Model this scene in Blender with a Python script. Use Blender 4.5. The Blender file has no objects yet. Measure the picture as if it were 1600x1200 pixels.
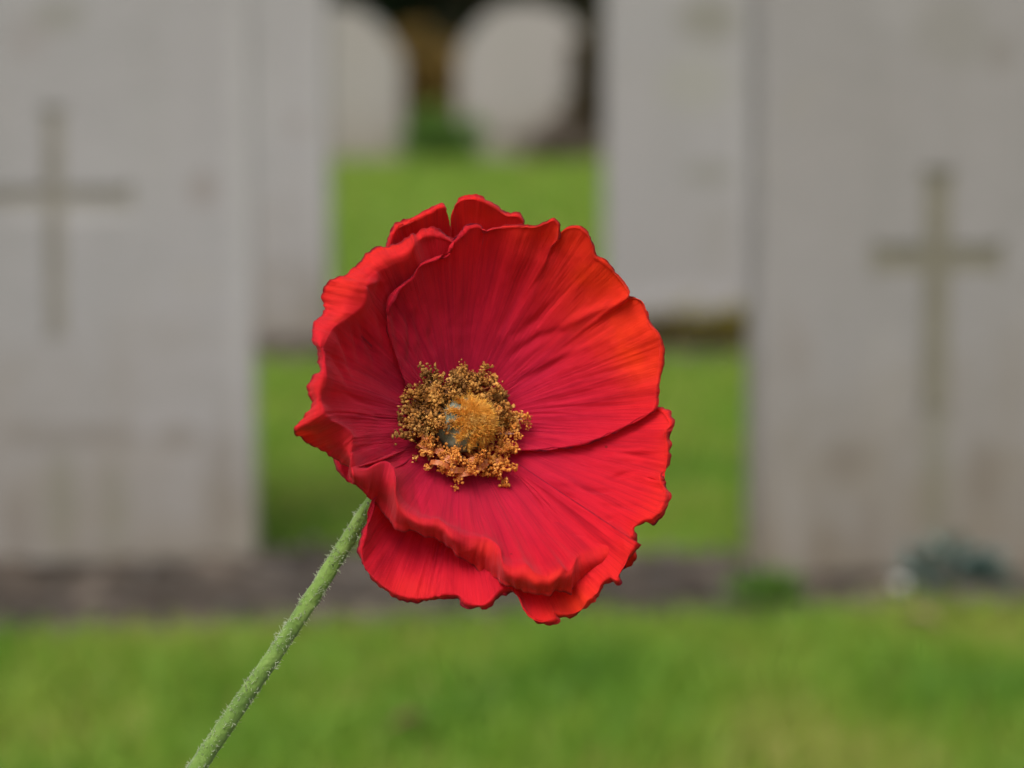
import bpy, bmesh, math, random
import numpy as np
from mathutils import Vector, Matrix, noise

# ------------------------------------------------------------------ camera, sky, sun, exposure
S = bpy.context.scene
COL = S.collection
FP = 5244.0                      # focal length in units of a 1600 wide frame
D0 = 0.80                        # distance of the flower
CAMH = 0.528
PITCH = math.atan(541.0 / FP)
cam_d = bpy.data.cameras.new("camera")
cam = bpy.data.objects.new("camera", cam_d); COL.objects.link(cam)
cam.location = (0, 0, CAMH)
cam.rotation_euler = (math.pi / 2 - PITCH, 0, 0)
cam_d.sensor_width = 36.0
cam_d.lens = FP / 1600 * 36.0
cam_d.clip_start = 0.05; cam_d.clip_end = 500
cam_d.dof.use_dof = True
cam_d.dof.focus_distance = D0 - 0.010
cam_d.dof.aperture_fstop = (cam_d.lens / 1000) / 0.0102
cam_d.dof.aperture_blades = 0
S.camera = cam
S.render.resolution_x = 1024; S.render.resolution_y = 768

SUN_EL, SUN_AZ = math.radians(50), math.radians(-24)      # azimuth measured from -Y (towards the camera side) to -X
sun_dir = Vector((math.cos(SUN_EL) * math.sin(SUN_AZ), -math.cos(SUN_EL) * math.cos(SUN_AZ), math.sin(SUN_EL)))
w = bpy.data.worlds.new("World"); S.world = w; w.use_nodes = True
nt = w.node_tree; bg = nt.nodes["Background"]
sky = nt.nodes.new("ShaderNodeTexSky"); sky.sky_type = 'NISHITA'; sky.sun_disc = False
sky.sun_elevation = SUN_EL; sky.sun_rotation = math.atan2(sun_dir.x, sun_dir.y)
sky.air_density = 1.0; sky.dust_density = 6.0; sky.ozone_density = 0.6
hsv = nt.nodes.new("ShaderNodeHueSaturation"); hsv.inputs['Saturation'].default_value = 0.35
nt.links.new(sky.outputs[0], hsv.inputs['Color']); nt.links.new(hsv.outputs[0], bg.inputs[0])
bg.inputs[1].default_value = 0.12
sl = bpy.data.lights.new("sun", 'SUN'); sl.energy = 1.5; sl.angle = math.radians(30); sl.color = (1, .96, .9)
so = bpy.data.objects.new("sun", sl); COL.objects.link(so)
so.rotation_euler = (-sun_dir).to_track_quat('-Z', 'Y').to_euler()
so.location = (0, 0, 5)
S.view_settings.view_transform = 'Standard'; S.view_settings.look = 'None'
S.view_settings.exposure = 0.42; S.view_settings.gamma = 1.0

R_ = Vector((1, 0, 0))
F_ = Vector((0, math.cos(PITCH), -math.sin(PITCH)))
U_ = Vector((0, math.sin(PITCH), math.cos(PITCH)))
CAM = Vector((0, 0, CAMH))
rnd = random.Random(7)

def at(px, py, zmm):
    """point at a place of the flower frame, zmm in front of the flower's distance"""
    px, py, zmm = float(px), float(py), float(zmm)
    d = D0 - zmm / 1000.0
    return CAM + d * (F_ + (px - 800) / FP * R_ + (600 - py) / FP * U_)

def ground(px, py):
    r = F_ + (px - 800) / FP * R_ + (600 - py) / FP * U_
    t = -CAMH / r.z
    return CAM + r * t

# ------------------------------------------------------------------ helpers
def tag(o, label=None, cat=None, group=None, kind=None):
    if label: o['label'] = label
    if cat: o['category'] = cat
    if group: o['group'] = group
    if kind: o['kind'] = kind
    return o

def empty(name, loc, rz=0):
    o = bpy.data.objects.new(name, None); COL.objects.link(o)
    o.empty_display_size = 0.02
    o.location = loc; o.rotation_euler = (0, 0, rz)
    return o

def mesh_obj(name, verts, faces, mat, parent=None, smooth=True, mats=None):
    me = bpy.data.meshes.new(name)
    me.from_pydata([tuple(v) for v in verts], [], faces)
    me.update()
    if smooth: me.polygons.foreach_set('use_smooth', [True] * len(me.polygons))
    for m in (mats or [mat]):
        me.materials.append(m)
    o = bpy.data.objects.new(name, me); COL.objects.link(o)
    if parent:
        o.parent = parent
        # geometry is given in world space
        bpy.context.view_layer.update()
        o.matrix_parent_inverse = parent.matrix_world.inverted()
    return o

class NT:
    def __init__(s, name):
        s.m = bpy.data.materials.new(name); s.m.use_nodes = True
        s.t = s.m.node_tree; s.b = s.t.nodes['Principled BSDF']; s.out = s.t.nodes['Material Output']
    def n(s, typ, **k):
        x = s.t.nodes.new(typ)
        for a, v in k.items():
            if a.startswith('i_'):
                key = a[2:]
                x.inputs[int(key) if key.isdigit() else key].default_value = v
            else: setattr(x, a, v)
        return x
    def l(s, a, b): s.t.links.new(a, b)
    def noise(s, scale, detail=4, rough=.55, vec=None, dist=0):
        x = s.n('ShaderNodeTexNoise'); x.inputs['Scale'].default_value = scale
        x.inputs['Detail'].default_value = detail; x.inputs['Roughness'].default_value = rough
        x.inputs['Distortion'].default_value = dist
        if vec is not None: s.l(vec, x.inputs['Vector'])
        return x
    def ramp(s, fac, stops):
        x = s.n('ShaderNodeValToRGB')
        e = x.color_ramp.elements
        e[0].position, e[0].color = stops[0][0], (*stops[0][1], 1)
        e[1].position, e[1].color = stops[-1][0], (*stops[-1][1], 1)
        for p, c in stops[1:-1]:
            q = e.new(p); q.color = (*c, 1)
        s.l(fac, x.inputs[0]); return x
    def mix(s, fac, a, b, blend='MIX'):
        x = s.n('ShaderNodeMix', data_type='RGBA', blend_type=blend)
        for sock, v in ((x.inputs[0], fac), (x.inputs[6], a), (x.inputs[7], b)):
            if hasattr(v, 'links') or hasattr(v, 'is_linked'): s.l(v, sock)
            elif isinstance(v, (int, float)): sock.default_value = v
            else: sock.default_value = (*v, 1)
        return x.outputs[2]
    def math(s, op, a, b=0.0, clamp=False):
        x = s.n('ShaderNodeMath', operation=op, use_clamp=clamp)
        for sock, v in ((x.inputs[0], a), (x.inputs[1], b)):
            if isinstance(v, (int, float)): sock.default_value = v
            else: s.l(v, sock)
        return x.outputs[0]
    def bump(s, h, strength, dist, prev=None):
        x = s.n('ShaderNodeBump'); x.inputs['Strength'].default_value = strength
        x.inputs['Distance'].default_value = dist; s.l(h, x.inputs['Height'])
        if prev is not None: s.l(prev, x.inputs['Normal'])
        return x.outputs[0]

def g3(a): return (a, a, a)

# ------------------------------------------------------------------ materials of the setting
def mat_stone(name, base=(.30, .29, .275), stain=.6, marks=()):
    m = NT(name); tc = m.n('ShaderNodeTexCoord'); ob = tc.outputs['Object']
    n1 = m.noise(5, 5, .6, ob); n2 = m.noise(26, 6, .65, ob); n3 = m.noise(240, 3, .6, ob)
    mp = m.n('ShaderNodeMapping'); mp.inputs['Scale'].default_value = (14, 14, 1.6); m.l(ob, mp.inputs[0])
    n4 = m.noise(1, 4, .6, mp.outputs[0])
    b = base
    c = m.ramp(n1.outputs[0], [(.32, (b[0]*.90, b[1]*.94, b[2]*.95)), (.5, b), (.68, (b[0]*1.12, b[1]*1.07, b[2]*1.05))]).outputs[0]
    c = m.mix(.45, c, m.ramp(n2.outputs[0], [(.3, (b[0]*.78, b[1]*.80, b[2]*.78)), (.7, (b[0]*1.15, b[1]*1.14, b[2]*1.16))]).outputs[0])
    c = m.mix(.5, c, m.ramp(n4.outputs[0], [(.35, (b[0]*.84, b[1]*.84, b[2]*.80)), (.6, (b[0]*1.04, b[1]*1.04, b[2]*1.05))]).outputs[0])
    c = m.mix(.35, c, m.ramp(n3.outputs[0], [(.35, g3(.16)), (.6, (b[0]*1.1, b[1]*1.1, b[2]*1.1))]).outputs[0])
    # splash dirt and algae rising from the soil
    sep = m.n('ShaderNodeSeparateXYZ'); m.l(ob, sep.inputs[0])
    hgt = m.math('MULTIPLY', sep.outputs[2], -4.2); hgt = m.math('ADD', hgt, 1.05)
    n5 = m.noise(11, 5, .7, ob)
    f = m.math('ADD', hgt, m.math('MULTIPLY', m.math('SUBTRACT', n5.outputs[0], .5), 2.2), True)
    f = m.math('MULTIPLY', f, stain)
    c = m.mix(f, c, (.155, .130, .092))
    n6 = m.noise(9, 4, .6, ob); 
    f2 = m.math('MULTIPLY', m.math('SUBTRACT', n6.outputs[0], .60, True), 3.0, True)
    c = m.mix(f2, c, (.235, .215, .175))
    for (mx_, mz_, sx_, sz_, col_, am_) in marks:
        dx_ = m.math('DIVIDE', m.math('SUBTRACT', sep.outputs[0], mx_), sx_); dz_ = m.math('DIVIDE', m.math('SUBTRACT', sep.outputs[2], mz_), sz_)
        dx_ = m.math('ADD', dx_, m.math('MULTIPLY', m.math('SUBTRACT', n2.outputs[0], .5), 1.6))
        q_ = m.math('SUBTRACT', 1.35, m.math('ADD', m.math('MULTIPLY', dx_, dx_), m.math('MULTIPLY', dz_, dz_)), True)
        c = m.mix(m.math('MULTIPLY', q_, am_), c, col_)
    m.l(c, m.b.inputs['Base Color'])
    m.b.inputs['Roughness'].default_value = .88; m.b.inputs['Specular IOR Level'].default_value = .25
    bp = m.bump(n3.outputs[0], .35, .002); bp = m.bump(n2.outputs[0], .3, .006, bp)
    m.l(bp, m.b.inputs['Normal'])
    return m.m

def mat_noise(name, cols, scale, rough=.9, bscale=None, bdist=.01, coord='Object', spec=.2, lo=.3, hi=.7):
    m = NT(name); tc = m.n('ShaderNodeTexCoord')
    n1 = m.noise(scale, 6, .65, tc.outputs[coord])
    k = len(cols)
    c = m.ramp(n1.outputs[0], [(lo + (hi - lo) * i / (k - 1), cols[i]) for i in range(k)]).outputs[0]
    m.l(c, m.b.inputs['Base Color']); m.b.inputs['Roughness'].default_value = rough
    m.b.inputs['Specular IOR Level'].default_value = spec
    n2 = m.noise(bscale or scale * 6, 4, .6, tc.outputs[coord])
    m.l(m.bump(n2.outputs[0], .5, bdist), m.b.inputs['Normal'])
    return m.m

def mat_leaf(name, cols, trans=.35, rough=.5, scale=3.0, var=None):
    """leaf colours spread by an attribute per leaf, with slow patches over the ground"""
    m = NT(name)
    at_ = m.n('ShaderNodeAttribute', attribute_name='tone')
    k = len(cols)
    c = m.ramp(at_.outputs['Fac'], [(i / (k - 1), cols[i]) for i in range(k)]).outputs[0]
    m.l(c, m.b.inputs['Base Color']); m.b.inputs['Roughness'].default_value = rough
    m.b.inputs['Specular IOR Level'].default_value = .25
    tr = m.n('ShaderNodeBsdfTranslucent'); m.l(c, tr.inputs[0])
    mx = m.n('ShaderNodeMixShader'); mx.inputs[0].default_value = trans
    m.l(m.b.outputs[0], mx.inputs[1]); m.l(tr.outputs[0], mx.inputs[2]); m.l(mx.outputs[0], m.out.inputs[0])
    return m.m

M_stone = mat_stone('headstone_limestone', (.245, .235, .234), .5)
M_stone2 = mat_stone('headstone_limestone_weathered', (.30, .285, .28), .4)
M_stone3 = mat_stone('headstone_limestone_old', (.26, .243, .226), .5)
M_cut = mat_noise('lichen_in_carving', [(.160, .148, .124), (.215, .20, .174)], 30, .95, 200, .002)
M_lawn = mat_noise('lawn_turf', [(.07, .10, .018), (.12, .16, .025), (.15, .18, .04)], 4, .95, 60, .02)
M_soil = mat_noise('damp_soil', [(.016, .011, .007), (.030, .021, .014), (.070, .053, .040), (.16, .13, .105)], 17, .85, 160, .012, spec=.35, lo=.38, hi=.66)
M_pebble = mat_noise('pebble_grey', [(.04, .033, .026), (.11, .095, .082)], 40, .45, 200, .001, spec=.5)
M_grass = mat_leaf('grass_blades', [(.088, .205, .020), (.165, .315, .030), (.255, .34, .046), (.39, .32, .11)], .4)

# ------------------------------------------------------------------ ground, soil bed, lawn
YL = [-3.0, 3.12, 3.62, 4.6]            # not a layout of pixels: distances of the bed's edges are below
pL, pR = ground(0, 1008), ground(1600, 960)
def bed_front(x):
    t = (x - pL.x) / (pR.x - pL.x)
    return pL.y + (pR.y - pL.y) * t + .03 * noise.noise(Vector((x * 6, 1.3, 0))) + .022 * noise.noise(Vector((x * 23, 4.3, 0)))
qL, qR = ground(420, 862), ground(1160, 872)
def bed_back(x):
    t = (x - qL.x) / (qR.x - qL.x)
    return qL.y + (qR.y - qL.y) * t + .02 * noise.noise(Vector((x * 7, 9.3, 0)))

g = mesh_obj('ground', [(-120, -60, 0), (120, -60, 0), (120, 260, 0), (-120, 260, 0)], [(0, 1, 2, 3)], M_lawn, smooth=False)
tag(g, kind='structure')

def soil_strip(name, y0f, y1f, x0, x1, nx, ny, amp):
    vs, fs = [], []
    for j in range(ny + 1):
        for i in range(nx + 1):
            x = x0 + (x1 - x0) * i / nx
            t = j / ny
            y = y0f(x) + (y1f(x) - y0f(x)) * t
            e = min(1, min(t, 1 - t) * 6)
            z = .004 + e * (.001 + amp * (noise.fractal(Vector((x * 30, y * 30, .5)), .9, 2.1, 4) * .5 + .5))
            vs.append((x, y, z))
    for j in range(ny):
        for i in range(nx):
            a = j * (nx + 1) + i
            fs.append((a, a + 1, a + nx + 2, a + nx + 1))
    return tag(mesh_obj(name, vs, fs, M_soil), kind='structure')
soil_strip('soil_bed', bed_front, bed_back, -2.2, 2.2, 500, 70, .014)

r2L, r2R = ground(500, 572), ground(1100, 562)
def bed2_front(x): return 5.42 + .03 * noise.noise(Vector((x * 6, 3.3, 0)))
def bed2_back(x): return 6.42
soil_strip('soil_bed', bed2_front, bed2_back, -3, 3, 300, 50, .02)


# pebbles lying in the bed
def pebbles():
    vs, fs = [], []
    bm = bmesh.new(); bmesh.ops.create_icosphere(bm, subdivisions=1, radius=1)
    bv = [v.co.copy() for v in bm.verts]; bf = [tuple(v.index for v in f.verts) for f in bm.faces]; bm.free()
    for k in range(520):
        x = rnd.uniform(-.75, .75); t = rnd.random()
        y = bed_front(x) + .01 + (bed_back(x) - bed_front(x) - .02) * t
        s = rnd.uniform(.003, .009) * (1.6 if rnd.random() < .06 else 1)
        rz = rnd.uniform(0, 6.28); a, b, c = s * rnd.uniform(.8, 1.5), s, s * rnd.uniform(.5, .8)
        o = len(vs)
        for v in bv:
            q = v * (1 + .25 * noise.noise(v * 1.7 + Vector((k, 0, 0))))
            px_, py_ = q.x * a, q.y * b
            vs.append((x + px_ * math.cos(rz) - py_ * math.sin(rz), y + px_ * math.sin(rz) + py_ * math.cos(rz), .010 + q.z * c))
        fs += [tuple(i + o for i in f) for f in bf]
    tag(mesh_obj('pebbles', vs, fs, M_pebble), 'grey pebbles and crumbs scattered over the damp soil bed before the near headstones', 'pebbles', kind='stuff')
pebbles()

def tone_attr(o, tones):
    a = o.data.attributes.new('tone', 'FLOAT', 'POINT'); a.data.foreach_set('value', tones)

def grass(name, x0, x1, y0, y1, n, h0, h1, wd, test, label, seed, dry=.25):
    r = np.random.RandomState(seed)
    vs, fs, tn = [], [], []
    xs = r.uniform(x0, x1, n); ys = r.uniform(y0, y1, n)
    for k in range(n):
        x, y = float(xs[k]), float(ys[k])
        if not test(x, y): continue
        p = noise.noise(Vector((x * 4.2, y * 4.2, 3.1))) * .9 + noise.noise(Vector((x * 13, y * 13, 7.1))) * .5
        h = (h0 + (h1 - h0) * r.rand()) * (1 + .45 * p)
        a = r.rand() * 6.283; ln = h * r.uniform(.1, .75); b = r.rand() * 6.283
        wx, wy = math.cos(a) * wd / 2, math.sin(a) * wd / 2
        lx, ly = math.cos(b) * ln, math.sin(b) * ln
        o = len(vs)
        vs += [(x - wx, y - wy, 0), (x + wx, y + wy, 0),
               (x + wx * .8 + lx * .35, y + wy * .8 + ly * .35, h * .6), (x - wx * .8 + lx * .35, y - wy * .8 + ly * .35, h * .6),
               (x + lx, y + ly, h)]
        fs += [(o, o + 1, o + 2, o + 3), (o + 3, o + 2, o + 4)]
        q = noise.noise(Vector((x * 7.2 + 9, y * 3.6, 1.1))) * .55 + noise.noise(Vector((x * 2.5 + 3, y * 2.5, 11.1))) * .4
        t = min(1, max(0, .42 + q * dry * 2.4 + r.normal() * .13 + (.45 if r.rand() < .05 else 0)))
        tn += [t] * 5
    o = mesh_obj(name, vs, fs, M_grass, smooth=False)
    tone_attr(o, tn)
    tag(o, label, 'grass', kind='stuff')
    return o
grass('grass', -.95, .95, 2.05, 3.32, 62000, .014, .030, .0028, lambda x, y: y < bed_front(x) + .006,
      'short blurred lawn grass in the foreground, before the soil bed', 3, .30)
grass('grass', -1.6, 1.6, 3.42, 5.45, 60000, .012, .026, .0036, lambda x, y: y > bed_back(x) - .01,
      'strip of bright lawn between the near row of headstones and the second row', 4, .16)
grass('grass', -3.2, 3.2, 6.4, 14.0, 70000, .018, .04, .008, lambda x, y: abs(x) < .55 + y * .17,
      'far lawn between the second row of headstones and the rounded stones', 5, .16)
grass('grass', -1.0, 1.0, .1, 2.05, 30000, .014, .030, .003, lambda x, y: True,
      'lawn around the foot of the poppy stem, nearest the viewer', 6, .28)

# ------------------------------------------------------------------ headstones
def stone_outline(w, h, rise, n=18, foot=-.12, pw=2.0):
    pts = [(-w / 2, foot), (w / 2, foot)]
    for i in range(n + 1):
        t = 1 - 2 * i / n
        pts.append((t * w / 2, h - rise * abs(t) ** pw))
    return pts

def prism(bm, pts, y0, y1):
    f = [bm.verts.new((x, y0, z)) for x, z in pts]; b = [bm.verts.new((x, y1, z)) for x, z in pts]
    bm.faces.new(f); bm.faces.new(list(reversed(b)))
    n = len(pts)
    for i in range(n):
        j = (i + 1) % n
        bm.faces.new((f[j], f[i], b[i], b[j]))
    bmesh.ops.recalc_face_normals(bm, faces=bm.faces[:])

def cross_outline(cz, w, up, down, aw, fl, xo=0):
    return [(x + xo, z) for x, z in cross_outline0(cz, w, up, down, aw, fl)]
def cross_outline0(cz, w, up, down, aw, fl):
    # latin cross with slightly flared ends, centred at (0, cz)
    h = aw / 2; k = fl / 2
    return [(-k, cz + up), (-h, cz + up * .82), (-h, cz + h), (-w * .84, cz + h), (-w, cz + k), (-w, cz - k), (-w * .84, cz - h), (-h, cz - h),
            (-h, cz - down * .94), (-k, cz - down), (k, cz - down), (h, cz - down * .94), (h, cz - h), (w * .84, cz - h), (w, cz - k), (w, cz + k),
            (w * .84, cz + h), (h, cz + h), (h, cz + up * .82), (k, cz + up)]

M_cut_dark = mat_noise('moss_in_carving', [(.130, .120, .09), (.185, .172, .135)], 30, .95, 200, .002)
def headstone(loc, rz, w, h, t, rise, mat, label, cross=None, tilt=0, pw=2.0, group='pale headstones in the near rows'):
    root = empty('headstone', loc, rz); root.rotation_euler = (tilt, 0, rz)
    tag(root, label, 'headstone', group)
    bm = bmesh.new(); prism(bm, stone_outline(w, h, rise, pw=pw), 0, t)
    bmesh.ops.bevel(bm, geom=[e for e in bm.edges if e.calc_face_angle(0) > .6], offset=.0035, segments=2, affect='EDGES', clamp_overlap=True)
    me = bpy.data.meshes.new('slab'); bm.to_mesh(me); bm.free(); me.materials.append(mat)
    slab = bpy.data.objects.new('slab', me); COL.objects.link(slab)
    if cross:
        bm = bmesh.new(); prism(bm, cross_outline(*cross), -.02, .0045)
        cm = bpy.data.meshes.new('cut'); bm.to_mesh(cm); bm.free()
        co = bpy.data.objects.new('cut', cm); COL.objects.link(co)
        md = slab.modifiers.new('b', 'BOOLEAN'); md.operation = 'DIFFERENCE'; md.object = co; md.solver = 'EXACT'
        bpy.context.view_layer.update()
        ev = slab.evaluated_get(bpy.context.evaluated_depsgraph_get())
        nm = bpy.data.meshes.new_from_object(ev)
        slab.modifiers.clear(); slab.data = nm; nm.name = 'slab'
        bpy.data.objects.remove(co)
        bm = bmesh.new()
        o2 = [(x, cross[0] + (z - cross[0]) * .99) for x, z in cross_outline(*cross)]
        prism(bm, o2, .0033, .0043)
        m2 = bpy.data.meshes.new('carved_cross'); bm.to_mesh(m2); bm.free(); m2.materials.append(M_cut_dark if cross[4] > .02 else M_cut)
        c2 = bpy.data.objects.new('carved_cross', m2); COL.objects.link(c2); c2.parent = root
    slab.parent = root
    return root

def place(px_edge, py_base, side, w):
    """front bottom corner nearest the gap: returns the centre point"""
    p = ground(px_edge, py_base)
    return p, (p.x - w / 2 if side < 0 else p.x + w / 2)

W = .381
def px2z(py, d):                      # height above the ground of a picture row at distance d
    r = F_ + (600 - py) / FP * U_
    return CAMH + r.z * d / r.y

p, cx = place(402, 893, -1, W); d1 = p.y
def mk(px, py, wx, hy, col, am, cx_, d):
    s_ = FP / d
    return ((px - 800) / s_ - cx_, px2z(py, d), wx / s_, hy / s_, col, am)
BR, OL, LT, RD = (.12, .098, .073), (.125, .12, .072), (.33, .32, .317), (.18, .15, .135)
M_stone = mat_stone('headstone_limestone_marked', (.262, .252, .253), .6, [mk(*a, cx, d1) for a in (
    (315, 297, 26, 28, RD, .55), (70, 682, 75, 20, BR, .42), (165, 680, 50, 18, BR, .38), (275, 684, 38, 20, BR, .40), (90, 780, 28, 90, OL, .40), (172, 800, 24, 90, OL, .32),
    (345, 760, 30, 110, BR, .30), (20, 820, 30, 70, BR, .35), (225, 870, 160, 22, BR, .30), (375, 330, 20, 420, LT, .42), (110, 338, 100, 9, LT, .8), (150, 262, 60, 40, LT, .12), (95, 25, 40, 30, OL, .30), (50, 60, 40, 40, RD, .25), (235, 240, 60, 120, LT, .12))])  # thin pale line under the cross arm paints its edge lit from above
cz = px2z(307, d1)
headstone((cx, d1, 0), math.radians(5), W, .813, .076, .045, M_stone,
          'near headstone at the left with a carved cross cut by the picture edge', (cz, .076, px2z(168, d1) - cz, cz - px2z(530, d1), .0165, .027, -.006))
p, cx = place(1180, 912, 1, W); d2 = p.y
M_stone4 = mat_stone('headstone_limestone_darker', (.232, .218, .213), .8, [mk(*a, cx, d2) for a in (
    (1466, 720, 22, 170, OL, .45), (1320, 715, 34, 40, BR, .38), (1545, 740, 34, 60, BR, .38), (1300, 860, 40, 50, BR, .35), (1360, 860, 22, 90, BR, .35), (1480, 50, 60, 60, OL, .18),
    (1560, 85, 24, 30, BR, .3), (1400, 20, 40, 40, LT, .14), (1240, 540, 30, 60, RD, .2), (1390, 600, 40, 90, LT, .15), (1235, 800, 18, 90, LT, .2))])  # darker base and stronger foot stain than the left stone
cz = px2z(403, d2)
headstone((cx, d2, 0), math.radians(6), W, .813, .076, .045, M_stone4,
          'near headstone at the right with a complete thin cross, behind the blue-green plant', (cz, .064, px2z(264, d2) - cz, cz - px2z(640, d2), .025, .036, -.018))
d3 = ground(515, 540).y
headstone((ground(515, 540).x - W / 2, d3, 0), 0, W, .813, .076, .045, M_stone, 'second row headstone mostly hidden behind the left near stone')
d4 = ground(945, 508).y
cx4 = ground(945, 508).x + W / 2
M_stone5 = mat_stone('headstone_limestone_green', (.262, .253, .247), .1, [mk(*a, cx4, d4) for a in (
    (1105, 30, 50, 40, OL, .5), (1085, 130, 60, 50, (.24, .24, .19), .4), (1108, 272, 38, 18, OL, .4), (1118, 370, 20, 60, (.2, .19, .165), .4), (1050, 465, 120, 22, LT, .4), (1165, 240, 14, 90, LT, .4))])
headstone((ground(945, 508).x + W / 2, d4, 0), math.radians(2), W, .813, .076, .045, M_stone5,
          'second row headstone above the olive plant, partly hidden behind the right near stone')
# far, broad round topped stones
def far_stone(pxc, pyb, wpx, pyt, label, tilt, mat):
    p = ground(pxc, pyb); s = FP / p.y
    w_ = wpx / s; h_ = px2z(pyt, p.y)
    headstone((p.x, p.y, 0), 0, w_, h_, .12, w_ * .36, mat, label, tilt=tilt, pw=2.7, group='round topped stones in the far row')
far_stone(514, 246, 232, 8, 'far round topped stone showing only its right shoulder beside the left stones', .02, M_stone3)
far_stone(822, 243, 212, 6, 'far round topped stone standing alone in the middle of the gap', -.03, M_stone3)

# fallen leaves and one pale stone
def fallen_leaf(p, L, rz, cols, label):
    vs, fs = [], []
    n = 10
    for i in range(n + 1):
        t = i / n; wv = L * .34 * math.sin(math.pi * t) ** .8 * (1 - .35 * t) + .0006
        for j in (-1, -.5, 0, .5, 1):
            x, y, z = (t - .5) * L, j * wv, .022 + abs(j) * wv * .35 + .006 * math.sin(t * 3.1) + .002 * noise.noise(Vector((t * 5, j * 2, L * 90)))
            vs.append(Vector((p.x + x * math.cos(rz) - y * math.sin(rz), p.y + x * math.sin(rz) + y * math.cos(rz), z)))
    for i in range(n):
        for j in range(4):
            a = i * 5 + j; fs.append((a, a + 1, a + 6, a + 5))
    o = mesh_obj('fallen_leaf', vs, fs, mat_noise('dead_leaf', cols, 60, .7, 300, .001))
    md = o.modifiers.new('thickness', 'SOLIDIFY'); md.thickness = .0006
    tag(o, label, 'leaf')
fallen_leaf(ground(645, 1182), .034, .3, [(.07, .03, .018), (.15, .07, .04)], 'dark brown fallen leaf in the lawn at the bottom edge below the flower')
fallen_leaf(ground(1435, 1012), .040, -.4, [(.20, .14, .08), (.30, .22, .13)], 'pale tan fallen leaf in the lawn below the blue-green plant')
bm = bmesh.new(); bmesh.ops.create_icosphere(bm, subdivisions=3, radius=1); p = ground(1408, 946)
vs = [Vector((p.x, p.y, .020)) + Vector((v.co.x * .007, v.co.y * .006, v.co.z * .006)) * (1 + .2 * noise.noise(v.co * 1.5)) for v in bm.verts]; fs = [tuple(v.index for v in f.verts) for f in bm.faces]; bm.free()
tag(mesh_obj('pale_pebble', vs, fs, mat_noise('pale_pebble', [(.35, .34, .32), (.5, .49, .46)], 90, .3, 200, .0006, spec=.6)), 'pale round pebble at the lawn edge left of the blue-green plant', 'stone')

# ------------------------------------------------------------------ plants round the stones
def leaf_plant(name, c, rx, ry, rz, n, size, cols, label, cat, seed, stems=6, up=.3, group=None, kind=None, slender=2.2):
    r = np.random.RandomState(seed)
    root = empty(name, (c[0], c[1], 0)); tag(root, label, cat, group)
    vs, fs, tn = [], [], []
    clumps = [(r.normal(0, .45), r.normal(0, .45), r.normal(0, .42), r.uniform(.25, .55), r.uniform(-.2, .2)) for _ in range(16)]
    for k in range(n):
        q = clumps[r.randint(16)]
        d = r.normal(size=3); d /= np.linalg.norm(d) + 1e-6; d *= q[3] * r.rand() ** .4
        x, y, z = q[0] + d[0], q[1] + d[1], q[2] + d[2]
        m_ = max(1, math.sqrt(x * x + y * y + z * z) / 1.05); x, y, z = x / m_, y / m_, z / m_
        P = Vector((c[0] + x * rx, c[1] + y * ry, max(.01, c[2] + z * rz)))
        dirv = Vector((x + r.normal() * .6, y + r.normal() * .6, z * .6 + up + r.normal() * .5)).normalized()
        sd = dirv.cross(Vector(r.normal(size=3))).normalized()
        nn = dirv.cross(sd)
        L = size * r.uniform(.6, 1.3); wd = L / slender
        o = len(vs)
        vs += [P, P + dirv * L * .5 + sd * wd * .5 + nn * L * .06, P + dirv * L - nn * L * .1, P + dirv * L * .5 - sd * wd * .5 + nn * L * .06]
        fs.append((o, o + 1, o + 2, o + 3))
        t = min(1, max(0, .5 + q[4] * 1.5 + r.normal() * .2)); tn += [t] * 4
    fo = mesh_obj('foliage', vs, fs, mat_leaf(name + '_leaf', cols, .3), root, smooth=False); tone_attr(fo, tn)
    # stems
    vs, fs = [], []
    for k in range(stems):
        q = clumps[k % 16]
        a = Vector((c[0] + r.normal() * rx * .15, c[1] + r.normal() * ry * .15, 0)); b = Vector((c[0] + q[0] * rx, c[1] + q[1] * ry, max(.03, c[2] + q[2] * rz)))
        tube(vs, fs, [a, a.lerp(b, .5) + Vector((r.normal() * rx * .08, 0, .02 * rz)), b], [max(.0015, rx * .03), rx * .022, rx * .01], 6)
    mesh_obj('stem', vs, fs, mat_noise(name + '_stem', [(.05, .04, .025), (.09, .07, .04)], 30), root)
    return root

def tube(vs, fs, pts, rad, k=8, cap=True):
    o = len(vs); n = len(pts)
    T0 = None
    up = Vector((0.123, .9, .31)).normalized()
    for i, p in enumerate(pts):
        t = (pts[min(i + 1, n - 1)] - pts[max(i - 1, 0)]).normalized()
        s = t.cross(up).normalized(); u = s.cross(t)
        up = u
        for j in range(k):
            a = 2 * math.pi * j / k
            vs.append(p + (s * math.cos(a) + u * math.sin(a)) * rad[i])
    for i in range(n - 1):
        for j in range(k):
            a = o + i * k + j; b = o + i * k + (j + 1) % k
            fs.append((a, b, b + k, a + k))
    if cap:
        fs.append(tuple(o + j for j in range(k))[::-1]); fs.append(tuple(o + (n - 1) * k + j for j in range(k)))

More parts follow.
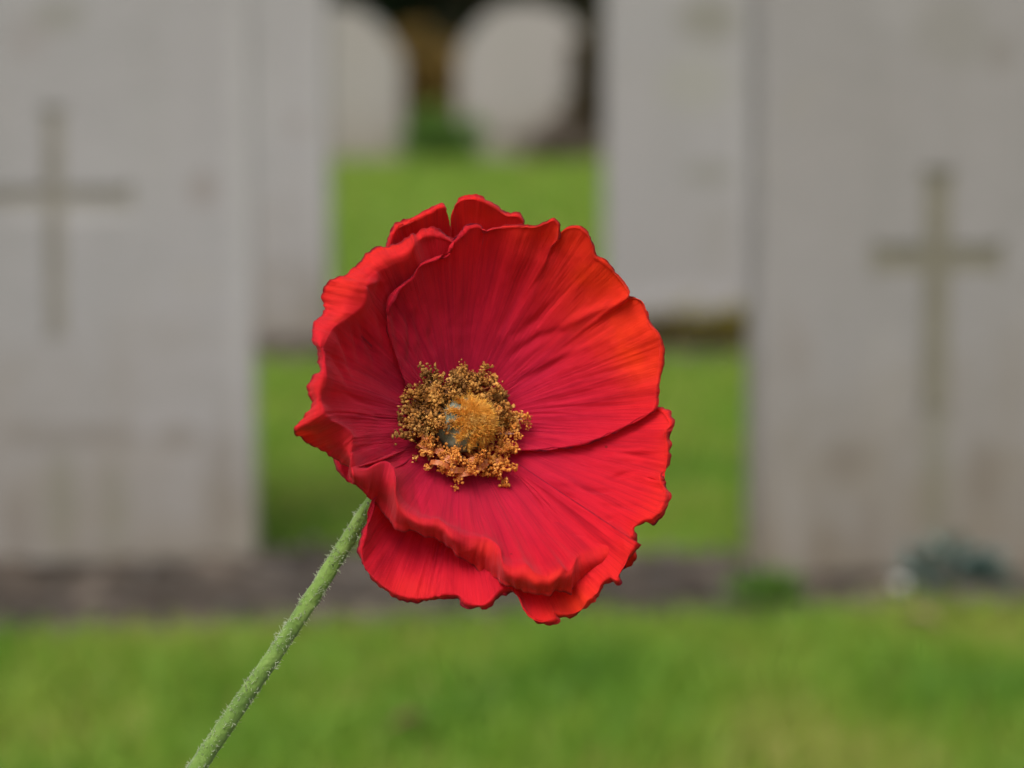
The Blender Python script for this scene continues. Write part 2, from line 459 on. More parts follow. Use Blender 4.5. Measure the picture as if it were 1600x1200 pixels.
p = ground(1490, 930)
leaf_plant('rosette_plant', (p.x, p.y, .020), .036, .03, .028, 110, .026, [(.02, .05, .03), (.06, .11, .09), (.24, .32, .30)],
           'small blue-green leafy plant at the foot of the right near headstone', 'plant', 11)
p = ground(1120, 560)
leaf_plant('heather_plant', (p.x, p.y + .1, .045), .13, .07, .055, 1700, .018, [(.09, .075, .014), (.17, .15, .025), (.22, .17, .04)],
           'low olive brown plant in front of the second row headstone', 'plant', 12)
p = ground(980, 560)
leaf_plant('heather_plant', (p.x + .02, p.y + .1, .03), .09, .06, .035, 600, .018, [(.07, .05, .025), (.12, .085, .04), (.14, .12, .05)],
           'low brown plant hidden behind the right side of the red flower', 'plant', 22)
p = ground(690, 236)
leaf_plant('green_shrub', (p.x, p.y - 1.1, .08), .19, .15, .12, 1300, .05, [(.04, .09, .015), (.09, .18, .03), (.14, .26, .05)],
           'small round green shrub at the foot of the gap between the far stones', 'shrub', 13)
p = ground(672, 215)
leaf_plant('brown_shrub', (p.x, p.y - .9, .33), .23, .12, .22, 8000, .045, [(.16, .10, .02), (.26, .17, .05), (.30, .22, .08)],
           'rusty brown shrub in front of the gap between the two far round topped stones', 'shrub', 14)
leaf_plant('brown_shrub', (p.x - .1, p.y + .7, .24), .34, .3, .30, 4200, .07, [(.12, .085, .025), (.22, .15, .05), (.26, .20, .08)],
           'broad dull brown shrub behind the two far round topped stones', 'shrub', 24)
p = ground(925, 243)
leaf_plant('dark_shrub', (p.x + .02, p.y - .15, .27), .13, .14, .30, 1700, .05, [(.03, .022, .01), (.07, .05, .022), (.11, .08, .035)],
           'dark brown shrub rising at the right side of the middle far stone', 'shrub', 15)
p = ground(862, 250)
leaf_plant('dark_shrub', (p.x + .02, p.y - .16, .06), .19, .1, .11, 900, .04, [(.10, .075, .055), (.16, .125, .10), (.2, .16, .13)],
           'low grey brown plant in front of the foot of the middle far stone', 'shrub', 16)
p = ground(1200, 948)
leaf_plant('weed_tuft', (p.x, p.y - .02, .014), .03, .03, .012, 260, .02, [(.05, .14, .012), (.09, .21, .018), (.11, .24, .02)],
           'taller bright green tuft at the lawn edge below the right headstone', 'plant', 17, slender=6, up=1.2)

# dark evergreens closing the view
def yew(x, y, rx, h, seed, label, cols):
    root = leaf_plant('yew_tree', (x, y, h * .52), rx, rx * .8, h * .5, 5200, .16, cols, label, 'tree', seed, stems=9)
    vs, fs = [], []
    tube(vs, fs, [Vector((x, y, -.1)), Vector((x + .05, y, h * .3)), Vector((x, y + .1, h * .75))], [.16, .12, .04], 10)
    mesh_obj('trunk', vs, fs, mat_noise('yew_bark', [(.04, .025, .018), (.09, .06, .045)], 12), root)
yew(-.52, 18.5, 1.0, 2.6, 31, 'very dark evergreen tree behind the gap of the far stones', [(.006, .012, .006), (.012, .024, .011), (.02, .035, .016)])
yew(-2.0, 19.5, 1.2, 2.8, 32, 'dark olive evergreen tree behind the left shoulder stone', [(.03, .035, .012), (.05, .055, .02), (.09, .09, .035)])
yew(1.05, 19.3, 1.2, 2.7, 33, 'olive brown evergreen tree behind the middle far stone', [(.04, .035, .014), (.08, .068, .028), (.12, .10, .045)])
yew(2.9, 20, 1.3, 3.0, 34, 'dark green evergreen tree behind the right headstones', [(.012, .022, .009), (.025, .04, .016), (.04, .055, .02)])
def hedge():
    root = empty('hedge', (0, 22, 0)); tag(root, 'long dark clipped hedge closing the back of the graveyard', 'hedge')
    r = np.random.RandomState(5); vs, fs, tn = [], [], []
    for k in range(24000):
        x = r.uniform(-8, 8); z = r.uniform(0, 2.6); y = 21.6 + r.rand() ** 2 * .5 + .15 * noise.noise(Vector((x * 1.3, z * 1.3, 0)))
        if r.rand() < .2: z = 2.6 + r.normal() * .05; y = r.uniform(21.6, 22.6)
        d = Vector(r.normal(size=3)).normalized(); s = d.cross(Vector(r.normal(size=3))).normalized(); L = r.uniform(.06, .13)
        P = Vector((x, y, z)); o = len(vs)
        vs += [P, P + d * L * .5 + s * L * .25, P + d * L, P + d * L * .5 - s * L * .25]; fs.append((o, o + 1, o + 2, o + 3))
        t = min(1, max(0, .5 + noise.noise(Vector((x * 1.5, z * 1.5, 4))) * .8 + r.normal() * .2)); tn += [t] * 4
    f = mesh_obj('foliage', vs, fs, mat_leaf('hedge_leaf', [(.01, .016, .007), (.03, .035, .014), (.06, .06, .025)], .25), root, smooth=False); tone_attr(f, tn)
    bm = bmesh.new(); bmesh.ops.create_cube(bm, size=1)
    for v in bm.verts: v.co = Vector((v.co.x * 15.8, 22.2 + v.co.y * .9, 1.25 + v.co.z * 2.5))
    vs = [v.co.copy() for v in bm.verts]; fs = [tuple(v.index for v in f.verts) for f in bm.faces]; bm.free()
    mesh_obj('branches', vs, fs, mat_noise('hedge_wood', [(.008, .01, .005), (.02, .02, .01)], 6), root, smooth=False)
hedge()

# ================================================================== THE POPPY
PXMM = FP / (D0 * 1000)          # 6.555 picture units per mm at the flower
BX, BY, BZ = 715.0, 662.0, -9.0  # base of the bowl
AX = Vector((.375, .19, .907)).normalized()   # flower axis: x right, y up, z towards the viewer
def bowl(px, py, c=.0128, zmax=46):
    X, Y = (px - BX) / PXMM, (BY - py) / PXMM
    def g(z):
        P = Vector((X, Y, z)); h = P.dot(AX); r = (P - AX * h).length
        return h - c * r ** 2
    lo, hi = -14.0, zmax
    # first sign change from below
    prev = g(lo); z = lo; step = 1.0
    while z < hi:
        cur = g(z + step)
        if prev <= 0 < cur:
            a, b = z, z + step
            for _ in range(24):
                m = (a + b) / 2
                if g(m) > 0: b = m
                else: a = m
            return BZ + (a + b) / 2
        prev = cur; z += step
    return BZ + hi

def mat_petal():
    m = NT('red_petal_fabric')
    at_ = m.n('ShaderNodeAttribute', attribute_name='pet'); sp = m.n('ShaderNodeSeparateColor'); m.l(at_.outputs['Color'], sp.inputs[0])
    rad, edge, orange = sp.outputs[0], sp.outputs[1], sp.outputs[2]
    uv = m.n('ShaderNodeUVMap', uv_map='UVMap')
    tc = m.n('ShaderNodeTexCoord')
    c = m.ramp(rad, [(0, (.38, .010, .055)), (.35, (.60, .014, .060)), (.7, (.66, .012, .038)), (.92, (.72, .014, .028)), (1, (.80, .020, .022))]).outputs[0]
    mp = m.n('ShaderNodeMapping'); mp.inputs['Scale'].default_value = (.26, .045, 1); m.l(uv.outputs[0], mp.inputs[0])
    ns = m.noise(1, 5, .6, mp.outputs[0])
    streak = m.ramp(ns.outputs[0], [(.30, (.60, .5, .72)), (.50, (1, 1, 1)), (.72, (1.12, 1.3, 1.0))]).outputs[0]
    c = m.mix(.62, c, streak, 'MULTIPLY')
    mpv = m.n('ShaderNodeMapping'); mpv.inputs['Scale'].default_value = (2.1, .05, 1); m.l(uv.outputs[0], mpv.inputs[0])
    nv = m.noise(1, 4, .65, mpv.outputs[0], .4)
    c = m.mix(.7, c, m.ramp(nv.outputs[0], [(.34, (.72, .6, .75)), (.48, (1, 1, 1)), (.7, (1.08, 1.15, 1.05))]).outputs[0], 'MULTIPLY')
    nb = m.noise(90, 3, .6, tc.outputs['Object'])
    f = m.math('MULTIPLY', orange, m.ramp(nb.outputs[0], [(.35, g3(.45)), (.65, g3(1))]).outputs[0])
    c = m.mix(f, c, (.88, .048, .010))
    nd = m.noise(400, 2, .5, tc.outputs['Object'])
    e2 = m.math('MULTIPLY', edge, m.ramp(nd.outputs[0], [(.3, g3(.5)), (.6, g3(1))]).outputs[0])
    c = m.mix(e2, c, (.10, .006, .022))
    vo = m.n('ShaderNodeTexVoronoi'); vo.inputs['Scale'].default_value = 130; m.l(tc.outputs['Object'], vo.inputs['Vector'])
    vs_ = m.n('ShaderNodeSeparateColor'); m.l(vo.outputs['Color'], vs_.inputs[0])
    spk = m.math('MULTIPLY', m.math('GREATER_THAN', vs_.outputs[0], .93), m.math('LESS_THAN', vo.outputs['Distance'], .045))
    c = m.mix(m.math('MULTIPLY', spk, .7), c, (.10, .02, .012))
    m.l(c, m.b.inputs['Base Color'])
    m.b.inputs['Roughness'].default_value = .62; m.b.inputs['Specular IOR Level'].default_value = .12
    m.b.inputs['Sheen Weight'].default_value = .28; m.b.inputs['Sheen Roughness'].default_value = .45
    m.b.inputs['Sheen Tint'].default_value = (1, .30, .36, 1)
    # weave
    def wave(rot, sc):
        q = m.n('ShaderNodeMapping'); q.inputs['Rotation'].default_value = (0, 0, rot); m.l(uv.outputs[0], q.inputs[0])
        wv = m.n('ShaderNodeTexWave', wave_type='BANDS'); wv.inputs['Scale'].default_value = sc; wv.inputs['Distortion'].default_value = .6
        wv.inputs['Detail'].default_value = 1; m.l(q.outputs[0], wv.inputs['Vector']); return wv.outputs['Fac']
    wv = m.math('ADD', wave(.6, .95), wave(.6 + 1.571, .95))
    bp = m.bump(wv, .30, .00012)
    n3 = m.noise(1, 4, .65, mp.outputs[0]); mp2 = m.n('ShaderNodeMapping'); mp2.inputs['Scale'].default_value = (1.3, .09, 1); m.l(uv.outputs[0], mp2.inputs[0])
    m.l(mp2.outputs[0], n3.inputs['Vector'])
    bp = m.bump(n3.outputs[0], .50, .0008, bp)
    nf = m.noise(1100, 3, .6, tc.outputs['Object']); bp = m.bump(nf.outputs[0], .25, .00025, bp)
    m.l(bp, m.b.inputs['Normal'])
    tr = m.n('ShaderNodeBsdfTranslucent'); m.l(m.mix(m.math('SUBTRACT', .55, edge, True), c, (.9, .02, .006)), tr.inputs[0])
    mx = m.n('ShaderNodeMixShader'); mx.inputs[0].default_value = .46
    m.l(m.b.outputs[0], mx.inputs[1]); m.l(tr.outputs[0], mx.inputs[2]); m.l(mx.outputs[0], m.out.inputs[0])
    return m.m
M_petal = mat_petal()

base_loc = at(715, 662, 0) + Vector((-.30, .0, 0)); base_loc.z = 0
poppy = empty('poppy', base_loc)
tag(poppy, 'single red fabric poppy on a hairy green stem, sharp in front of the blurred graves', 'flower')

def herm(K, P, T):
    """smooth curve through P (n,m,3) at knots K sampled at T, along axis 0"""
    n = len(K)
    d = np.diff(K)
    sl_ = (P[1:] - P[:-1]) / d[:, None, None]
    tg = np.zeros_like(P)
    tg[1:-1] = (sl_[:-1] * d[1:, None, None] + sl_[1:] * d[:-1, None, None]) / (d[:-1] + d[1:])[:, None, None]
    tg[0] = sl_[0]; tg[-1] = sl_[-1]
    idx = np.clip(np.searchsorted(K, T, side='right') - 1, 0, n - 2)
    t = ((T - K[idx]) / d[idx])[:, None, None]; dd = d[idx][:, None, None]
    return ((2*t**3 - 3*t**2 + 1) * P[idx] + (t**3 - 2*t**2 + t) * dd * tg[idx] + (-2*t**3 + 3*t**2) * P[idx+1] + (t**3 - t**2) * dd * tg[idx+1])

NI, NL = 26, 9
BULGE = 8
def petal(ribs, layer, seed, zf=None, wr=1.0, label=None, orange=None, lipz=-6.0, lift=2.0, centre=(BX, BY), nu=330, nvd=150, pleat=1.0, cup=0, start=.05, roll=None, creases=(), lipc=.12):
    """ribs: (ridge x, ridge y, edge x, edge y, dz ridge, dz edge)"""
    n = len(ribs); RP = roll or (lambda x, y: 0)
    G = np.zeros((n, NI + NL, 3))
    rg = np.array([r_[:2] for r_ in ribs], dtype=float)
    arc = np.concatenate([[0], np.cumsum(np.hypot(*np.diff(rg, axis=0).T))])
    wt = np.gradient(arc) + 1e-3
    sm = np.zeros_like(rg)
    for i in range(n):
        sg = max(2.0, min(48, .6 * arc[i] + 2, .6 * (arc[-1] - arc[i]) + 2))
        w_ = np.exp(-((arc - arc[i]) / sg) ** 2) * wt
        sm[i] = (rg * w_[:, None]).sum(0) / w_.sum()
    for i, rb in enumerate(ribs):
        rx, ry, ex, ey = rb[:4]
        dzr = (rb[4] if len(rb) > 4 else 0.0) * (1.7 if roll else 1)
        rl = RP(rx, ry)
        dze = rb[5] if len(rb) > 5 else lipz * min(1, math.hypot(ex - rx, ey - ry) / 45)
        dze = dze * (.45 if roll and math.hypot(ex - rx, ey - ry) > 18 else 1)
        zr = (bowl(rx, ry) if zf is None else zf(rx, ry, 1)) + layer + dzr + rl
        for k in range(NI):
            f = start + (1 - start) * (k / (NI - 1))
            qf = f ** 6
            tx, ty = sm[i, 0] * (1 - qf) + rx * qf, sm[i, 1] * (1 - qf) + ry * qf
            x = centre[0] + (tx - centre[0]) * f; y = centre[1] + (ty - centre[1]) * f
            sb = max(0, min(1, (f - .5) / .38)); sb = sb * sb * (3 - 2 * sb); se = max(0, min(1, (f - .9) / .1)); se = se * se * (3 - 2 * se)
            bl = BULGE * min(1.2, rl / 5) * sb * (1 - se)
            LX, LY = rx - centre[0], ry - centre[1]; LN = math.hypot(LX, LY)
            z = (bowl(x, y) if zf is None else zf(x, y, f)) + layer * min(1, f * 2.2) + dzr * f ** 7 + rl * f ** 3.5 + cup * math.sin(math.pi * f)
            x += LX / LN * bl; y += LY / LN * bl
            G[i, k] = (x, y, z)
        for k in range(1, NL + 1):
            t = k / NL
            x = rx + (ex - rx) * (1.15 * t - .15 * t * t); y = ry + (ey - ry) * (1.15 * t - .15 * t * t)
            L = math.hypot(ex - rx, ey - ry)
            z = zr + dze * t ** 1.6 + lift * min(1, L / 30) * math.sin(math.pi * min(1, t * 1.3)) * .8 + min(1, L / 35) * 1.3 * math.sin(3.1 * t) * noise.noise(Vector((rx * .045, ry * .045, seed)))
            G[i, NI - 1 + k] = (x, y, z)
    edge = G[:, -1, :].copy()
    K = np.concatenate([[0], np.cumsum(np.maximum(4, np.hypot(np.diff(edge[:, 0]) , np.diff(edge[:, 1]))))])
    T = np.linspace(0, K[-1], nu)
    A = herm(K, G, T)                                # nu, NI+NL, 3
    A = A.transpose(1, 0, 2)
    L1 = np.concatenate([np.linspace(0, 1, NI), 1 + np.arange(1, NL + 1) / NL * .30])
    V = np.linspace(0, 1.30, nvd)
    A = herm(L1, A, V).transpose(1, 0, 2)            # nu, nvd, 3
    nu_, nv_ = A.shape[:2]
    # wrinkles
    Z = np.zeros((nu_, nv_)); 
    for i in range(nu_):
        exy = A[i, -1]
        th = math.atan2(exy[1] - centre[1], exy[0] - centre[0])
        u = K[-1] * i / (nu_ - 1) / PXMM             # mm along the rim
        for j in range(nv_):
            v = j / (nv_ - 1)
            a = noise.noise(Vector((u * .13, v * 1.3, seed))) * 1.3
            b = noise.noise(Vector((u * .36 + 3 * noise.noise(Vector((u * .1, v * 2.2, seed + 5))), v * 2.0, seed + 9.2)))
            b = -abs(b) ** .8 * 1.1 + .35
            c = noise.noise(Vector((u * 1.25, v * 3.2, seed + 20)))
            s = math.sin(math.pi * min(1, v * .5 + .5)) if v > .75 else 1
            ramp = min(1, v * 3.0)
            msk = max(0, .25 + 1.5 * noise.noise(Vector((u * .06, v * 1.6, seed + 30))))
            pxx, pyy = A[i, j, 0], A[i, j, 1]
            cr = .42 * noise.noise(Vector((pxx * .016, pyy * .016, seed + 70))) - .30 * abs(noise.noise(Vector((pxx * .030, pyy * .022, seed + 80)))) + .08 * noise.noise(Vector((pxx * .075, pyy * .06, seed + 90)))
            zz = (a * .75 * v + b * .75 * msk + c * .05 + cr * 1.3) * ramp * pleat
            e = max(0, (v - .78) / .22)
            zz += e * e * (noise.noise(Vector((u * .25, 0, seed + 41))) * .9 + noise.noise(Vector((u * .62, 0, seed + 51))) * .55 + noise.noise(Vector((u * 1.5, 0, seed + 61))) * .12) * wr
            Z[i, j] = zz
    XX, YY = A[..., 0], A[..., 1]
    for (x0, y0, x1, y1, wd_, am) in creases:
        ux, uy = x1 - x0, y1 - y0; LL = math.hypot(ux, uy); ux /= LL; uy /= LL
        a_ = (XX - x0) * ux + (YY - y0) * uy; b_ = -(XX - x0) * uy + (YY - y0) * ux
        b_ = b_ + 2.5 * np.sin(a_ / LL * 5 + x0)
        tp = np.sin(np.clip(a_ / LL, 0, 1) * math.pi) * ((a_ > 0) & (a_ < LL))
        Z += am * np.exp(-(b_ / wd_) ** 2) * tp
    # nibbled edge
    for i in range(nu_):
        u = K[-1] * i / (nu_ - 1)
        d = A[i, -1, :2] - A[i, -8, :2]; ln = np.linalg.norm(d) + 1e-6; d = d / ln
        jit = 2.3 * noise.noise(Vector((u * .045, seed, 3))) + 1.0 * noise.noise(Vector((u * .11, seed, 5))) + .6 * noise.noise(Vector((u * .3, seed, 8)))
        for j in range(nv_ - 8, nv_):
            A[i, j, :2] += d * jit * ((j - nv_ + 9) / 8)
    verts = np.zeros((nu_ * nv_, 3))
    for i in range(nu_):
        for j in range(nv_):
            x, y, z = A[i, j]; verts[i * nv_ + j] = at(x, y, z)
    # apply the wrinkles along the surface normal
    W_ = verts.reshape(nu_, nv_, 3)
    du = np.gradient(W_, axis=0); dv = np.gradient(W_, axis=1)
    nn = np.cross(du, dv); nn /= np.linalg.norm(nn, axis=2)[:, :, None] + 1e-12
    tocam = np.array(CAM) - W_
    sgn = np.sign((nn[:, :nv_ // 2] * tocam[:, :nv_ // 2]).sum()) or 1
    W2 = W_ + nn * sgn * (Z / 1000)[:, :, None]
    verts = W2.reshape(-1, 3)
    faces = []
    for i in range(nu_ - 1):
        for j in range(nv_ - 1):
            a = i * nv_ + j
            faces.append((a, a + 1, a + nv_ + 1, a + nv_))
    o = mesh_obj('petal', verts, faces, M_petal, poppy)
    me = o.data
    ca = me.color_attributes.new('pet', 'FLOAT_COLOR', 'POINT')
    buf = np.zeros((nu_, nv_, 4)); buf[..., 3] = 1
    for i in range(nu_):
        for j in range(nv_):
            v = j / (nv_ - 1); x, y, z = A[i, j]
            side = min(i, nu_ - 1 - i)
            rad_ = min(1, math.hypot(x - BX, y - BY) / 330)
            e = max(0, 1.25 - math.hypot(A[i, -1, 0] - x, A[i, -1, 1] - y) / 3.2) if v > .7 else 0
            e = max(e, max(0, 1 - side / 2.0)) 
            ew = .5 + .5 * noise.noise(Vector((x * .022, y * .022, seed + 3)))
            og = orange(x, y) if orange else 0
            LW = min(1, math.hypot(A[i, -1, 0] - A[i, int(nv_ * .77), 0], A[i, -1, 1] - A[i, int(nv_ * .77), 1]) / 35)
            buf[i, j, 0] = rad_; buf[i, j, 1] = min(1, e * (ew * 1.3)); buf[i, j, 2] = max(og, lipc * max(0, min(1, (v - .74) / .06)) * (.6 + .6 * ew) * LW)  # lip tint: rim dye plus painted-in glow of light through the cloth
    ca.data.foreach_set('color', buf.ravel())
    uvl = me.uv_layers.new(name='UVMap')
    li = np.zeros(len(me.loops), dtype=np.int32); me.loops.foreach_get('vertex_index', li)
    ii, jj = li // nv_, li % nv_
    uu = (ii / (nu_ - 1) * K[-1] / PXMM) ; vv = jj / (nv_ - 1) * 50.0
    uvl.data.foreach_set('uv', np.stack([uu, vv], 1).ravel())
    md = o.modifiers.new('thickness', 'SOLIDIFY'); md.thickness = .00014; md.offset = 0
    if label: o['label'] = label
    return o

def blob(cx_, cy_, sx, sy, amp, rot=0):
    c_, s_ = math.cos(rot), math.sin(rot)
    def f(x, y):
        X, Y = x - cx_, y - cy_
        a, b = (X * c_ + Y * s_) / sx, (-X * s_ + Y * c_) / sy
        return amp * math.exp(-(a * a + b * b))
    return f
def addf2(*fs_): return lambda x, y: sum(f(x, y) for f in fs_)
def addf(*fs_): return lambda x, y: min(1, sum(f(x, y) for f in fs_))
SM = lambda x: max(0, min(1, x))

# --- inner upper petal, wide open to the right
def q(x, y, dz=0, dze=-.3, o=3):           # a plain rim point, the fabric ends here
    dx, dy = x - BX, y - BY; L = math.hypot(dx, dy)
    return (x - dx / L * o * 2, y - dy / L * o * 2, x, y, dz, dze)
A1 = [q(650, 625, .2), q(632, 598, .6), q(620, 565, 1.0), q(605, 508, 1.4), q(604, 474, 1.4), q(620, 448, 1.2), q(644, 430, 1.0), q(656, 410, 1.4), q(677, 401, 1.4),
      q(701, 391, 2.4), q(707, 376, 1.6), q(722, 364, .6), q(735, 352, 0), q(752, 353, .8), q(758, 359, 1.6), q(768, 355, .6), q(790, 352, 0), q(820, 351, .6),
      q(838, 351, 1.0), q(852, 347, .4), q(868, 342, 0), q(873, 347, .2), q(873, 362, .8), q(872, 374, 1.2), q(876, 364, -.2), q(888, 354, -.6), q(905, 353, -.6), q(918, 362, 0),
      q(928, 382, .6), q(930, 396, .6), q(946, 408, .2), q(962, 424, -.3), q(976, 441, -.3), q(984, 455, .6), q(984, 464, 1.4), q(989, 464, -.8), q(1002, 467, -1.2),
      q(1011, 482, -.8), q(1016, 502, 0), q(1030, 521, .5), q(1036, 542, 0), q(1036, 566, -.4), q(1032, 590, 0), q(1030, 600, .8), q(1029, 618, .3), q(1024, 640, .6),
      q(1006, 652, 1.2), q(975, 668, 1.6), q(935, 686, 1.7), q(890, 698, 1.5), q(845, 703, 1.3), q(800, 703, .9), q(770, 698, .5)]
petal(A1, 1.9, 2.0, creases=[(618, 462, 622, 560, 5, -.55), (634, 462, 640, 575, 5, -.6), (650, 468, 662, 570, 5, -.5), (667, 480, 682, 560, 6, -.4),
      (800, 535, 880, 455, 8, -.9), (791, 562, 880, 508, 7, -.8), (800, 607, 925, 530, 9, -.9), (822, 400, 790, 530, 14, -1.0), (830, 640, 985, 590, 9, -.7), (860, 520, 985, 463, 7, .9),
      (810, 590, 960, 520, 7, .6), (905, 600, 1020, 560, 6, -.5), (756, 353, 754, 390, 4, -.6), (872, 365, 850, 410, 5, -.6), (880, 650, 1000, 625, 8, -.5), (770, 540, 850, 440, 9, .6)],
      orange=addf(blob(950, 475, 110, 75, .95, .8), blob(1010, 540, 45, 65, .8), blob(860, 360, 80, 28, .6), blob(945, 425, 45, 45, .5)), nu=420,
      label='broad petal at the upper right turning orange towards its rim')

# --- inner left petal with the rolled outer lip
A2 = [(610, 700, 604, 712, -1, -1), (585, 728, 575, 742, -1, -2), (560, 732, 556, 752, 0, -4), (552, 718, 548, 750, .3, -6), (552, 703, 536, 732, .6, -8), (551, 686, 520, 714, .8, -9), (545, 673, 495, 703, .6, -9),
      (533, 664, 473, 692, .2, -8), (519, 657, 460, 684, 0, -7), (510, 649, 459, 672, -.2, -6), (506, 637, 470, 654, -.6, -5), (504, 624, 484, 638, -1, -4), (505, 612, 484, 622, -.6, -4),
      (509, 600, 482, 606, .4, -5), (510, 584, 493, 584, 1.0, -3), (508, 560, 495, 560, .6, -3), (509, 535, 489, 524, -.2, -5), (523, 512, 491, 503, -.8, -6), (548, 494, 507, 484, 0, -7),
      (566, 480, 502, 468, 1.4, -8), (573, 464, 505, 450, 1.8, -8), (573, 446, 538, 427, .6, -6), (581, 433, 555, 415, -.4, -4), (600, 421, 571, 395, 0, -5), (622, 411, 602, 383, .6, -5),
      (641, 401, 634, 374, 1.2, -5), (650, 392, 642, 366, 1.4, -4), (655, 386, 648, 365, .2, -3), (668, 377, 662, 356, -1, -2), (686, 374, 688, 359, -1.2, -2), (705, 382, 709, 370, -.8, -1.5), (722, 396, 728, 388, -.5, -1), (745, 420, 752, 412, -.5, -1)]
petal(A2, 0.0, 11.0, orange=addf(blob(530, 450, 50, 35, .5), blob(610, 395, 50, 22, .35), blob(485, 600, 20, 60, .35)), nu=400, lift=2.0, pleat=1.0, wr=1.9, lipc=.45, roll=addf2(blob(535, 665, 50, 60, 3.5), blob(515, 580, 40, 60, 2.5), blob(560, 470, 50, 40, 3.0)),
      creases=[(526, 505, 553, 590, 5, -.8), (546, 500, 566, 570, 5, -.7), (563, 495, 588, 580, 6, -.7), (520, 545, 545, 610, 5, -.7), (584, 470, 604, 560, 6, -.6), (530, 610, 600, 640, 4, -.35),
      (600, 440, 585, 480, 7, -.6), (590, 425, 572, 450, 5, .9), (560, 640, 620, 660, 4, -.3)],
      label='steep petal at the left with its rim rolled outwards')

# --- inner lower petal whose lip rolls over towards the viewer
A3 = [(640, 700, 634, 706, -.5, -.5), (600, 716, 592, 726, -.3, -1), (566, 727, 556, 742, 0, -3), (549, 731, 555, 756, .2, -6), (567, 735, 566, 767, 0, -7), (583, 728, 579, 779, .4, -9), (601, 721, 589, 791, 1.2, -10), (614, 729, 598, 804, 1.6, -10), (619, 747, 607, 814, 1.0, -10), (621, 769, 620, 824, 0, -9),
      (631, 792, 640, 832, -.5, -8), (649, 806, 655, 836, -.3, -7), (670, 811, 672, 841, .4, -7), (687, 811, 689, 849, 1.0, -8), (704, 826, 706, 861, .5, -7), (725, 838, 725, 876, -.2, -8), (750, 841, 745, 891, 0, -9),
      (769, 845, 764, 902, .5, -10), (781, 858, 778, 906, .6, -9), (785, 878, 790, 913, 0, -7), (801, 886, 804, 921, -.4, -7), (822, 883, 821, 926, .8, -8), (838, 896, 838, 930, 0, -6), (857, 898, 853, 929, -.3, -6),
      (878, 887, 864, 925, .8, -8), (887, 891, 874, 925, 0, -6), (897, 880, 893, 925, .2, -8), (904, 868, 916, 915, -.4, -9), (925, 859, 944, 902, -.4, -8), (946, 853, 971, 891, 0, -7), (962, 849, 990, 879, .4, -6), (972, 845, 994, 865, .6, -4),
      (979, 839, 984, 853, 0, -3), (986, 834, 996, 839, -.8, -2), (988, 824, 995, 825, -.4, -1), (998, 814, 1004, 821, .5, -1.5), (1017, 806, 1027, 815, .8, -2), (1030, 790, 1044, 789, .2, -2), (1035, 770, 1047, 772, -.4, -1),
      (1028, 748, 1037, 745, .5, -1), (1036, 735, 1046, 731, -.4, -1), (1039, 715, 1049, 715, 0, -1.5), (1038, 690, 1047, 684, .5, -1.5), (1035, 674, 1045, 671, .8, -1), (1043, 667, 1053, 665, .2, -1.5), (1039, 652, 1049, 649, -.6, -1),
      (1026, 642, 1036, 634, -1.0, -1), (1012, 640, 1022, 631, -1.2, -1), (985, 630, 992, 620, -1.5, -1), (940, 625, 948, 618, -1.5, -1)]
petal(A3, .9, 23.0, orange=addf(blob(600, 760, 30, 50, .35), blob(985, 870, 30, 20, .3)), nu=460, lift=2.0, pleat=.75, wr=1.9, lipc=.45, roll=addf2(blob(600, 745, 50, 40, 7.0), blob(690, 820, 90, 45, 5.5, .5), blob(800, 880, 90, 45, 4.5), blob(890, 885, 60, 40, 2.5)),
      creases=[(838, 758, 902, 780, 5, -1.5), (895, 760, 965, 770, 5, -.9), (940, 750, 1000, 735, 5, -.8), (888, 820, 970, 808, 4, -.7), (890, 832, 950, 828, 4, -.6), (925, 795, 1010, 786, 5, -.6),
      (955, 716, 1015, 708, 5, -.6), (1008, 747, 1040, 742, 3, -1.2), (880, 700, 1000, 672, 7, .5), (930, 730, 1040, 690, 8, .7), (845, 745, 900, 758, 7, .8), (760, 740, 830, 850, 9, -.5),
      (700, 760, 720, 830, 7, -.4), (820, 790, 900, 870, 6, -.5), (650, 750, 655, 800, 6, -.4), (940, 690, 1010, 665, 4, -.5)],
      label='lower petal with a wavy lip rolled over towards the viewer')

# --- outer petals
def flat_z(z0, z1, p=1.4):
    return lambda x, y, f: z0 + (z1 - z0) * f ** p
def B(pts, dzs=None, lip=10):
    out = []
    for i, (x, y) in enumerate(pts):
        dx, dy = x - BX, y - BY; L = math.hypot(dx, dy)
        out.append((x - dx / L * lip, y - dy / L * lip, x, y, (dzs[i] if dzs else 0), -1.2))
    return out
B1 = B([(560, 440), (585, 405), (602, 392), (607, 378), (611, 361), (618, 350), (644, 337), (671, 326), (693, 317), (698, 325), (702, 347), (704, 352), (706, 328), (714, 311), (726, 304), (741, 304),
        (758, 310), (772, 317), (794, 331), (812, 333), (819, 340), (821, 352), (840, 372), (870, 400)],
       [0, 0, .5, 0, 0, .3, 0, 0, 1.5, 1.8, .5, -1, -1, -1.5, -1, 0, .8, 0, 0, -.5, -.5, -1, -1, -1])
petal(B1, 0, 33.0, zf=lambda x, y, f: bowl(x, y) - 9 * min(1, 1.6 * f), orange=addf(blob(760, 335, 50, 18, .5), blob(640, 350, 40, 15, .3)), nu=300,
      label='outer petal peeping out along the top with a deep notch')
